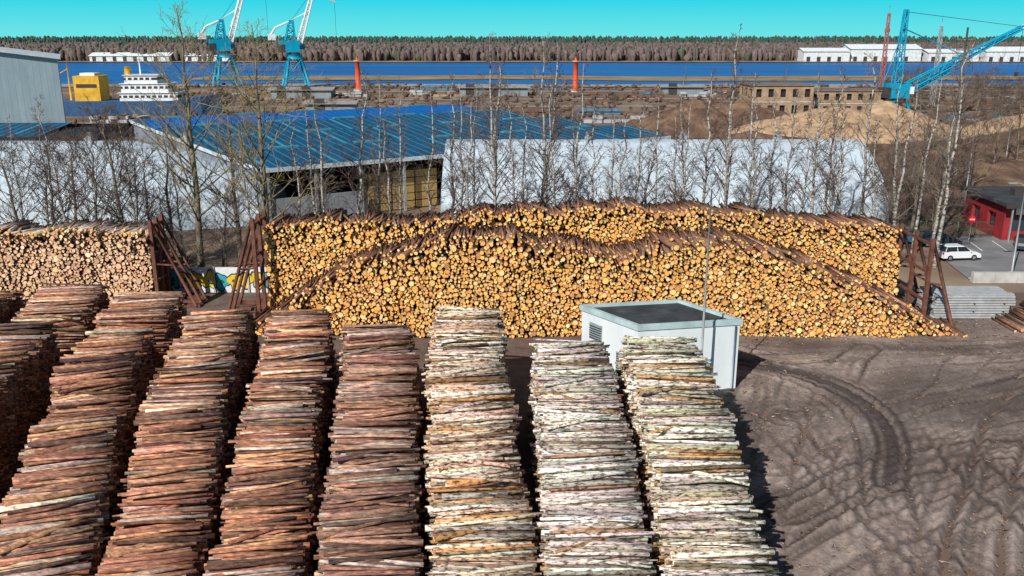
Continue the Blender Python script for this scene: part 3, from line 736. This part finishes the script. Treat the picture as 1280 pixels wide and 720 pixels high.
# ------------------------------------------------------------------ cars
M_glass = mat_simple('car_glass', (.02, .025, .03), .08, spec=.7); M_tyre = mat_simple('tyre', (.02, .02, .02)); M_rim = mat_simple('rim', (.4, .4, .4), .3, .6)
def car(name, loc, rz, paint, L=4.0, W=1.72, Hh=1.5):
    mb = MB()
    low = [(-.5, .30), (-.495, .60), (-.46, .88), (-.30, .95), (.22, .93), (.40, .82), (.485, .66), (.5, .42), (.49, .28)]
    n = len(low)
    vs = [(x * L, -W / 2, z) for x, z in low] + [(x * L * .99, -W / 2 + .08, z + .03) for x, z in low] + [(x * L * .99, W / 2 - .08, z + .03) for x, z in low] + [(x * L, W / 2, z) for x, z in low]
    fs = [tuple(range(n))]
    for r_ in range(3):
        for k in range(n - 1): fs.append((r_ * n + k, r_ * n + k + 1, (r_ + 1) * n + k + 1, (r_ + 1) * n + k))
    fs.append(tuple(range(3 * n, 4 * n))[::-1]); fs.append((0, n, 2 * n, 3 * n)); fs.append((n - 1, 2 * n - 1, 3 * n - 1, 4 * n - 1)[::-1])
    mb.add(vs, fs, 0)
    def ring(xa, xb, w_, z): return [(xa * L, -w_ / 2, z), (xb * L, -w_ / 2, z), (xb * L, w_ / 2, z), (xa * L, w_ / 2, z)]
    g0 = ring(-.455, .24, W - .12, .93); g1 = ring(-.40, .07, W - .42, Hh - .07); g2 = ring(-.36, .03, W - .52, Hh)
    q = [(0, 1, 5, 4), (1, 2, 6, 5), (2, 3, 7, 6), (3, 0, 4, 7)]
    mb.add(g0 + g1, q, 1); mb.add(g1 + g2, q + [(4, 5, 6, 7)], 0)
    for sx in (-1, 1):
        for (xb_, xt_) in ((-.455, -.40), (-.13, -.14), (.24, .07)):
            mb.tube([(xb_ * L, sx * (W - .1) / 2, .92), (xt_ * L, sx * (W - .40) / 2, Hh - .05)], .035, 4, 0)
        for wx in (-.32, .31):
            mb.tube([(wx * L, sx * (W / 2 - .2), .31), (wx * L, sx * (W / 2 + .015), .31)], .31, 14, 2); mb.tube([(wx * L, sx * (W / 2), .31), (wx * L, sx * (W / 2 + .03), .31)], .18, 10, 3)
        mb.box((.475 * L, sx * .6, .66), (.12, .34, .14), 3); mb.box((-.49 * L, sx * .68, .8), (.06, .2, .25), 4); mb.box((.2 * L, sx * (W / 2 + .08), .98), (.12, .16, .12), 0)
    mb.build(name, [paint, M_glass, M_tyre, M_rim, mat_simple('tail_lamp', (.4, .01, .01), .3)], loc=loc, rz=rz)
car('parked_car', (45.6, 88.2, .03), .12, mat_simple('white_car_paint', (.78, .80, .82), .25, var=.04, spec=.5), 4.1)
car('parked_car', (46.5, 94.3, .03), -.1, mat_simple('dark_car_paint', (.03, .035, .05), .25, spec=.5), 4.4)
car('parked_car', (55.0, 93.0, .03), 1.1, mat_simple('dark_blue_car_paint', (.02, .03, .05), .25, spec=.5), 4.4)
car('parked_car', (43.3, 95.6, .03), .0, mat_simple('blue_car_paint', (.04, .12, .25), .25, spec=.5), 4.3)

# ------------------------------------------------------------------ port cranes
M_cyan = mat_simple('crane_blue_paint', (.0, .30, .48), .45, var=.15); M_white = mat_simple('white_steel', (.75, .78, .8), .4, var=.06)
def portal_crane(name, x, y, rz, s=1.0, jib=None):
    mb = MB(); jibmat = 1
    for a in (-1, 1):
        for c in (-1, 1):
            mb.tube([(a * 5.5, c * 5.5, 0), (a * 2.6, c * 2.6, 13)], [.8, .6], 6, 0); mb.box((a * 5.5, c * 5.5, .5), (3, 1.2, 1.0), 2)
        mb.box((a * 4.6, 0, 4.6), (.7, 9.3, .8), 0); mb.box((0, a * 4.6, 4.6), (9.3, .7, .8), 0)
        mb.tube([(a * 4.6, -4.6, 4.6), (a * 2.8, 2.8, 12.5)], .28, 4, 0); mb.tube([(-4.6, a * 4.6, 4.6), (2.8, a * 2.8, 12.5)], .28, 4, 0)
    mb.tube([(0, 0, 12.6), (0, 0, 14.6)], 3.4, 16, 0); mb.tube([(0, 0, 14.6), (0, 0, 15.4)], 2.6, 16, 2)
    mb.box((-2.2, 0, 18), (9, 5.2, 5), 0); mb.box((-5.6, 0, 17.2), (2.6, 5.6, 3.4), 2); mb.box((3.6, 2.2, 18), (2.6, 2, 2.6), 0); mb.box((4.95, 2.2, 18.2), (.1, 1.8, 1.6), 2)
    mb.lattice((-1.5, 0, 20.5), (-.5, 0, 29), 4.2, 1.6, 4, .3, 0)
    base = Vector((2.4, 0, 19)); tip = Vector(jib or (15, 0, 46)); 
    mb.lattice(base, tip, 2.2, 1.1, 14, .3, jibmat)
    mb.tube([(-.5, 0, 29), base.lerp(tip, .6)], .25, 5, jibmat); mb.tube([(-.5, .6, 29), base.lerp(tip, .98)], .08, 4, 2)
    mb.tube([(-.5, 0, 29), (-7.5, 0, 26), (-9.5, 0, 23)], [.35, .5, .6], 6, jibmat); mb.box((-9.3, 0, 22), (3, 3, 2.6), 1)
    mb.lattice(tip, tip + Vector((9, 0, -5)), 1.2, .6, 5, .18, jibmat); mb.lattice(tip, tip + Vector((-5, 0, 2)), 1.2, .8, 3, .18, jibmat)
    mb.tube([tip + Vector((9, 0, -5)), tip + Vector((9, 0, -22))], .07, 4, 2); mb.box(tip + Vector((9, 0, -23)), (1, 1, 1.6), 2)
    ob = mb.build(name, [M_cyan, M_white, M_dark], loc=(x, y, 0), rz=rz); ob.scale = (s, s, s)
portal_crane('portal_crane', -129, 412, .5, 1.0, (11, 0, 44)); portal_crane('portal_crane', -95, 400, .35, .98, (10, 0, 42))
# low slewing crane at the right with a long luffing jib
mb = MB()
for a in (-1, 1):
    for c in (-1, 1): mb.tube([(a * 3, c * 3, 0), (a * 1.8, c * 1.8, 4.2)], .45, 6, 0)
    mb.box((a * 2.6, 0, 1.6), (.5, 5.6, .5), 0)
mb.tube([(0, 0, 4), (0, 0, 5)], 2.2, 14, 2); mb.box((-.6, 0, 7), (6, 4, 4), 0); mb.box((-4.2, 0, 6.6), (2.2, 4.2, 2.8), 2); mb.box((2.9, -1.2, 7.2), (1.4, 1.6, 2), 1); mb.box((3.4, -1.2, 7.5), (.5, 1.4, 1.0), 2)
mb.lattice((-.8, 0, 9), (-.4, 0, 29), 2.0, .9, 10, .2, 0)
mb.lattice((2, 0, 8), (34, 0, 24.5), 2.0, .9, 18, .22, 0); mb.lattice((2.4, 0, 6.5), (14, 0, 12.5), 1.4, 1.0, 7, .18, 0)
mb.tube([(-.4, 0, 28.5), (33, 0, 24.6)], .07, 4, 2); mb.tube([(-.4, 0, 24), (18, 0, 16.6)], .14, 4, 0); mb.tube([(-.4, 0, 24), (-5, 0, 8)], .14, 4, 0)
mb.tube([(34, 0, 24.4), (34, 0, 12)], .06, 4, 2); mb.box((34, 0, 11.5), (.8, .8, 1.2), 2); mb.box((34.3, 0, 24.6), (1.4, .7, 1.2), 1)
mb.build('luffing_jib_crane', [M_cyan, M_white, M_dark], loc=(110, 258, 0), rz=.06)
for x, y, hh, mt_ in ((122, 300, 29, 0), (139.5, 300, 25, 1)):
    mb = MB(); mb.lattice((0, 0, 0), (0, 0, hh), 1.3, .7, 16, .13, 0); mb.box((0, 0, hh * .82), (1.8, .2, 1.2), 0); mb.tube([(0, 0, hh), (0, 0, hh + 2.5)], .08, 5, 0)
    mb.build('radio_mast', [mat_simple('red_mast', (.35, .14, .13)) if mt_ == 0 else M_galv], loc=(x, y, 0))
# beacons
M_or = mat_simple('orange_beacon', (.75, .09, .02), .5)
for x, y in ((-64, 378), (26, 372)):
    mb = MB(); mb.tube([(0, 0, 0), (0, 0, .8)], 2.2, 12, 1); mb.tube([(0, 0, .8), (0, 0, 12)], [1.05, .95], 14, 0); mb.tube([(0, 0, 12), (0, 0, 12.4)], 1.5, 14, 1); mb.tube([(0, 0, 12.4), (0, 0, 14)], [.6, .4], 10, 0)
    mb.build('harbour_beacon', [M_or, M_conc], loc=(x, y, 0))

# ship
sp_ = empty('cargo_ship', (-112, 262, 0), .1)
mb = MB(); st = [(-30, 1.5), (-26, 5), (-10, 6), (14, 6), (22, 4), (27, .4)]; vs = []; fs = []
for x, wv in st: vs += [(x, -wv * .8, -.5), (x, -wv, 4.2 + max(0, x - 14) * .12), (x, wv, 4.2 + max(0, x - 14) * .12), (x, wv * .8, -.5)]
for i in range(len(st) - 1):
    for k in range(4): fs.append((i * 4 + k, i * 4 + (k + 1) % 4, i * 4 + 4 + (k + 1) % 4, i * 4 + 4 + k))
mb.add(vs, fs + [(0, 1, 2, 3)]); mb.build('hull', [mat_simple('ship_hull', (.05, .12, .25))], sp_)
mb = MB()
for x, z, lx, ly, h in ((8, 5.2, 16, 10, 2.4), (7, 7.7, 13, 9, 2.4), (6, 10.1, 9, 8, 2.3)):
    mb.box((x, 0, z), (lx, ly, h), 0); mb.box((x, 0, z + .2), (lx + .08, ly + .08, .7), 1); mb.box((x, 0, z + h / 2 + .05), (lx + .8, ly + .8, .12), 0)
    for q_ in range(int(lx / 1.6)): mb.box((x - lx / 2 + .8 + q_ * 1.6, -ly / 2 - .06, z + .2), (.5, .06, .75), 0)
mb.box((-9, 0, 7.4), (7, 8, 7.5), 2); mb.box((-9, -4.02, 8.4), (5.6, .1, 1), 1); mb.box((-9, 0, 11.5), (4, 5, .8), 0)
mb.tube([(5, 0, 11), (5, 0, 19)], [.25, .1], 6, 0); mb.tube([(-15, 0, 4), (-15, 0, 15)], [.3, .15], 6, 2); mb.tube([(-15, 0, 13), (-22, 0, 9)], .15, 5, 2)
mb.tube([(5, -2.5, 15.5), (5, 2.5, 15.5)], .1, 4, 0); mb.tube([(1.5, 0, 11), (1.5, 0, 13.6)], [1, .8], 10, 2)
mb.build('superstructure', [M_white, M_dark, mat_simple('ship_yellow', (.70, .40, .04))], sp_)

# distant halls and harbour clutter
def gable(mb, x, y, w_, d_, h, rh, mw=0, mr_=1):
    mb.add([(x, y, 0), (x + w_, y, 0), (x + w_, y, h), (x, y, h)], [(0, 1, 2, 3)], mw); mb.add([(x, y + d_, 0), (x + w_, y + d_, 0), (x + w_, y + d_, h), (x, y + d_, h)], [(3, 2, 1, 0)], mw)
    mb.add([(x, y, 0), (x, y + d_, 0), (x, y + d_, h), (x, y + d_ / 2, h + rh), (x, y, h)], [(4, 3, 2, 1, 0)], mw); mb.add([(x + w_, y, 0), (x + w_, y + d_, 0), (x + w_, y + d_, h), (x + w_, y + d_ / 2, h + rh), (x + w_, y, h)], [(0, 1, 2, 3, 4)], mw)
    mb.quad((x - 1, y - 1, h), (x + w_ + 1, y - 1, h), (x + w_ + 1, y + d_ / 2, h + rh), (x - 1, y + d_ / 2, h + rh), mr_); mb.quad((x - 1, y + d_ / 2, h + rh), (x + w_ + 1, y + d_ / 2, h + rh), (x + w_ + 1, y + d_ + 1, h), (x - 1, y + d_ + 1, h), mr_)
    for k in range(int(w_ / 9)): mb.box((x + 4 + k * 9, y - .1, 2.4), (3.2, .15, 4.4), 2)
M_pw = mat_simple('pale_wall', (.62, .66, .68)); M_pr = mat_simple('pale_roof', (.72, .78, .8))
for (x, y, w_, d_, h, rh) in ((255, 800, 40, 25, 9, 3), (298, 806, 62, 30, 11, 4), (364, 800, 44, 24, 8, 3), (412, 795, 70, 30, 9, 4), (500, 800, 60, 30, 9, 3), (-372, 806, 70, 20, 5, 3), (-290, 812, 40, 16, 5, 2)):
    b_ = MB(); gable(b_, x, y, w_, d_, h, rh); b_.build('distant_warehouse', [M_pw, M_pr, M_dark])
for (x, y, w_, d_, h, rh) in ((-88, 330, 22, 9, 3, 1), (-20, 345, 26, 9, 3, 1), (58, 350, 16, 8, 3, 1), (-60, 262, 14, 8, 3, .8), (95, 340, 30, 9, 3.4, 1)):
    b_ = MB(); gable(b_, x, y, w_, d_, h, rh); b_.build('harbour_shed', [M_grey, mat_simple('shed_roof', (.30, .28, .26)), M_dark])
mb = MB()
for _ in range(50):
    x = rng.uniform(-110, 150); y = rng.choice([240, 262, 298, 342, 352, 388]) + rng.uniform(-3, 3); nx_ = rng.integers(2, 8); c_ = int(rng.choice([0, 1, 2, 2, 2, 3]))
    for i in range(nx_):
        for k in range(rng.integers(1, 3)): mb.box((x + i * 2.5 + rng.normal(0, .1), y, .4 + k * .95), (2.3, rng.uniform(2, 4), .8), c_)
mb.build('lumber_bundles', [mat_simple('grey_wrap', (.40, .41, .42)), mat_simple('lumber_tan', (.38, .27, .17)), mat_simple('lumber_brown', (.16, .10, .07)), mat_simple('lumber_wrap_blue', (.10, .18, .26))])
M_track = mat_simple('gravel_road', (.32, .27, .23), scale=.05)
mb = MB()
for (y, x0, x1, w_) in ((232, -120, 150, 5), (285, -140, 200, 6), (320, -120, 200, 7), (366, -150, 240, 8)): mb.quad((x0, y, .0 + y * .0001), (x1, y + 12, .0 + y * .0001), (x1, y + 12 + w_, .0 + y * .0001), (x0, y + w_, .0 + y * .0001))
mb.build('harbour_road', [M_track])

# ------------------------------------------------------------------ distant forest (one mass)
def cones(name, N, xr, yr, hr, rr, cols, wts, zb=lambda y: 0 * y, n=6, jit=.15, topw=.62):
    x = rng.uniform(*xr, N); y = rng.uniform(*yr, N); h = rng.uniform(*hr, N); r = rng.uniform(*rr, N); z0 = zb(y)
    k = np.arange(n) * 2 * np.pi / n
    V = np.zeros((N, 3 * n + 1, 3))
    for i, (fr, fz) in enumerate(((.45, 0), (1.0, .45), (topw, .86))):
        j = 1 + rng.normal(0, .18, (N, n))
        V[:, i * n:(i + 1) * n, 0] = x[:, None] + np.cos(k) * (r * fr)[:, None] * j; V[:, i * n:(i + 1) * n, 1] = y[:, None] + np.sin(k) * (r * fr)[:, None] * j
        V[:, i * n:(i + 1) * n, 2] = (z0 + h * fz)[:, None] + rng.normal(0, .04, (N, n)) * h[:, None]
    V[:, 3 * n] = np.stack([x, y, z0 + h], 1)
    kk = np.arange(n); k2 = (kk + 1) % n
    q = np.concatenate([np.stack([i * n + kk, i * n + k2, (i + 1) * n + k2, (i + 1) * n + kk], 1) for i in range(2)])
    t = np.stack([2 * n + kk, 2 * n + k2, np.full(n, 3 * n)], 1)
    b_ = np.arange(N)[:, None] * (3 * n + 1)
    loops = np.concatenate([b_ + q.ravel()[None], b_ + t.ravel()[None]], 1).ravel()
    st_ = np.concatenate([np.arange(2 * n) * 4, 8 * n + np.arange(n) * 3]); starts = (np.arange(N)[:, None] * (11 * n) + st_[None]).ravel()
    fc = np.ones((N, 3 * n, 4)); fc[..., :3] = pal(N, cols, wts, jit)[:, None]
    return mesh_np(name, V.reshape(-1, 3), loops, starts, [M_for], facecol=fc.reshape(-1, 4))
M_for = mat_log('forest_foliage', [(0.3, (.6, .6, .6)), (0.7, (1.25, 1.25, 1.25))], .35, (1, 1, 1), bump=0)
zb = lambda y: np.clip((y - 815) * .011, 0, 7)
cones('distant_forest', 18000, (-1100, 1100), (812, 1150), (6.5, 13), (1.3, 3.4), [(.15, .115, .105), (.175, .135, .125), (.135, .105, .095), (.09, .10, .07)], [4, 3, 3, 1], zb, topw=.8, jit=.08)
cones('distant_forest', 8000, (-1300, 1300), (1130, 1450), (11, 17), (1.6, 3.2), [(.045, .085, .065), (.055, .095, .065), (.12, .10, .09)], [4, 3, 1.2], zb, topw=.6, jit=.08)
cones('dry_scrub', 1600, (-150, 260), (215, 420), (.4, 1.6), (.5, 1.6), [(.15, .10, .075), (.22, .15, .10), (.12, .08, .06)], [3, 3, 2])

# ------------------------------------------------------------------ bare trees
m, nt, b = nt_mat('birch_trunk', .8)
n = noise_node(nt, 2.2, 5, .6, (1, 1, 2.5)); r = ramp(nt, [(0.38, (.05, .045, .04)), (0.5, (.36, .33, .29)), (.7, (.60, .57, .52))]); nt.links.new(n.outputs['Fac'], r.inputs['Fac']); nt.links.new(r.outputs[0], b.inputs['Base Color'])
M_bt = m
M_tw = mat_simple('twigs_brown', (.12, .08, .065)); M_tw2 = mat_simple('twigs_grey', (.19, .15, .125)); M_trunk = mat_noise('grey_trunk', [(.3, (.10, .08, .06)), (.7, (.28, .24, .17))], 2, 5)
M_wil = mat_simple('willow_twigs', (.36, .28, .12))
def tree_mesh(name, seed, h, style):
    R = random.Random(seed); mb = MB()
    if style == 'birch': nb, spread, up, lean, r0, t0 = 34, .19, .95, .035, .0085 * h, .25
    elif style == 'wide': nb, spread, up, lean, r0, t0 = 34, .36, .75, .05, .014 * h, .16
    else: nb, spread, up, lean, r0, t0 = 40, .24, .8, .04, .013 * h, .2
    nseg = 9; pts = [Vector((0, 0, -.2))]; lx, ly = R.gauss(0, lean), R.gauss(0, lean)
    for i in range(1, nseg + 1):
        t = i / nseg; pts.append(Vector((lx * h * t + R.gauss(0, .012) * h * t, ly * h * t + R.gauss(0, .012) * h * t, h * t)))
    rad = [r0 * (1 - i / nseg) ** .8 + .025 for i in range(nseg + 1)]
    mb.tube(pts, rad, 7, 0, False)
    def at(t):
        f = t * nseg; i = min(int(f), nseg - 1); return pts[i].lerp(pts[i + 1], f - i)
    def branch(p, d, L, r, lev):
        n_ = 3 if lev < 2 else 2; q = [p]; dd = d.copy()
        for i in range(n_):
            dd = (dd + Vector((R.gauss(0, .14), R.gauss(0, .14), R.gauss(0, .08) + (.12 if lev == 0 else (-.05 if style == 'birch' else .06))))).normalized(); q.append(q[-1] + dd * (L / n_))
        mb.tube(q, [r * (1 - .6 * i / n_) for i in range(n_ + 1)], 4 if lev == 0 else 3, 1 if lev or style == 'birch' else 0, False)
        if lev < 2:
            for _ in range((6 if lev == 0 else 4) + (1 if style == 'wide' else 0)):
                t = R.uniform(.25, 1); f = t * n_; i = min(int(f), n_ - 1); pp_ = q[i].lerp(q[i + 1], f - i)
                side = Vector((R.gauss(0, 1), R.gauss(0, 1), R.gauss(0, .7))).normalized()
                branch(pp_, (dd + side * .85).normalized(), L * R.uniform(.28, .55), max(r * .45, .015), lev + 1)
    for i in range(nb):
        t = t0 + (1 - t0) * (i + R.random()) / nb * .98; a = R.uniform(0, 6.283)
        prof_ = (1 - ((t - .45) / .6) ** 2) if style != 'birch' else (1.15 - t)
        L = h * spread * max(.18, prof_) * R.uniform(.7, 1.25); up_ = up * R.uniform(.7, 1.3)
        branch(at(t), Vector((math.cos(a), math.sin(a), up_)).normalized(), L, max(.022, r0 * (1 - t) * .4 + .012), 0)
    me = bpy.data.meshes.new(name); me.from_pydata(mb.v, [], mb.f); me.polygons.foreach_set('material_index', mb.m); me.polygons.foreach_set('use_smooth', mb.sm); me.update()
    return me
def setm(me, mats):
    for m_ in mats: me.materials.append(m_)
    return me
birch = [setm(tree_mesh('birch', 100 + i, 18, 'birch'), [M_bt, M_tw2 if i % 2 else M_tw]) for i in range(9)]
tall = [setm(tree_mesh('poplar', 200 + i, 22, 'tall'), [M_trunk, M_wil if i == 0 else M_tw2]) for i in range(3)]
wide = [setm(tree_mesh('wide', 300 + i, 12, 'wide'), [M_trunk, M_tw]) for i in range(4)]
def put(name, me, x, y, s, rz=None, z=0):
    ob = bpy.data.objects.new(name, me); COL.objects.link(ob); ob.location = (x, y, z); ob.scale = (s, s, s * random.uniform(.92, 1.08)); ob.rotation_euler = (random.gauss(0, .03), random.gauss(0, .03), rz if rz is not None else random.uniform(0, 6.28))
us = [392, 404, 441, 468, 492, 497, 532, 560, 574, 581, 590, 616, 621, 642, 655, 676, 684, 701, 716, 722, 741, 762, 768, 789, 801, 822, 846, 852, 861, 882, 905, 911, 938, 950, 962, 985, 1003, 1021, 1035, 1046, 1060, 1084, 1102, 1122, 1131, 1152, 1176, 1184]
for i, u in enumerate(us):
    y = random.uniform(79, 92); put('birch_tree', birch[i % 9], (u - 640) * y * .000905, y, random.uniform(.8, 1.18))
for i, x in enumerate(np.arange(-48, -19, 3.1)): put('birch_tree', birch[i % 7], x + random.uniform(-1, 1), random.uniform(80, 90), random.uniform(.6, .9))
for u, y, s, k in ((240, 82, 1.1, 0), (326, 80, 1.04, 0), (292, 84, .85, 1), (1176, 98, .9, 2), (1148, 100, .72, 1), (205, 86, .62, 2)):
    put('poplar_tree', tall[k], (u - 640) * y * .000905, y, s)
for u, y, s in ((20, 82, 1.1), (55, 85, 1.0), (115, 80, 1.05), (150, 80, 1.2), (178, 84, .9), (85, 90, 1.0), (268, 84, .7), (1120, 104, .85), (1155, 106, .9), (1190, 112, .8), (1215, 125, .9), (1240, 140, 1), (1270, 150, 1)):
    put('bare_tree', wide[random.randrange(4)], (u - 640) * y * .000905, y, s)
for i in range(16): put('shrub', wide[i % 4], random.uniform(-50, -22), random.uniform(77, 86), random.uniform(.22, .42))
for i in range(14): put('shrub', wide[i % 4], random.uniform(40, 53), random.uniform(99, 112), random.uniform(.25, .5))
for i in range(70):
    y = random.uniform(225, 400); put('bare_tree', wide[i % 4] if i % 3 else birch[i % 7], random.uniform(-.45, .62) * y, y, random.uniform(.3, .65))
for i in range(30): put('bare_tree', wide[i % 4], random.uniform(118, 180), random.uniform(230, 310), random.uniform(.7, 1.1))
# utility pole
mb = MB(); mb.tube([(0, 0, 0), (0, 0, 23)], [.2, .12], 8); mb.box((0, 0, 21.6), (2.2, .12, .14)); mb.box((0, 0, 20.4), (1.6, .12, .14))
for x in (-1, 0, 1): mb.tube([(x, 0, 21.65), (x, 0, 21.95)], .06, 6)
mb.build('utility_pole', [M_trunk], loc=(54.3, 110, 0))
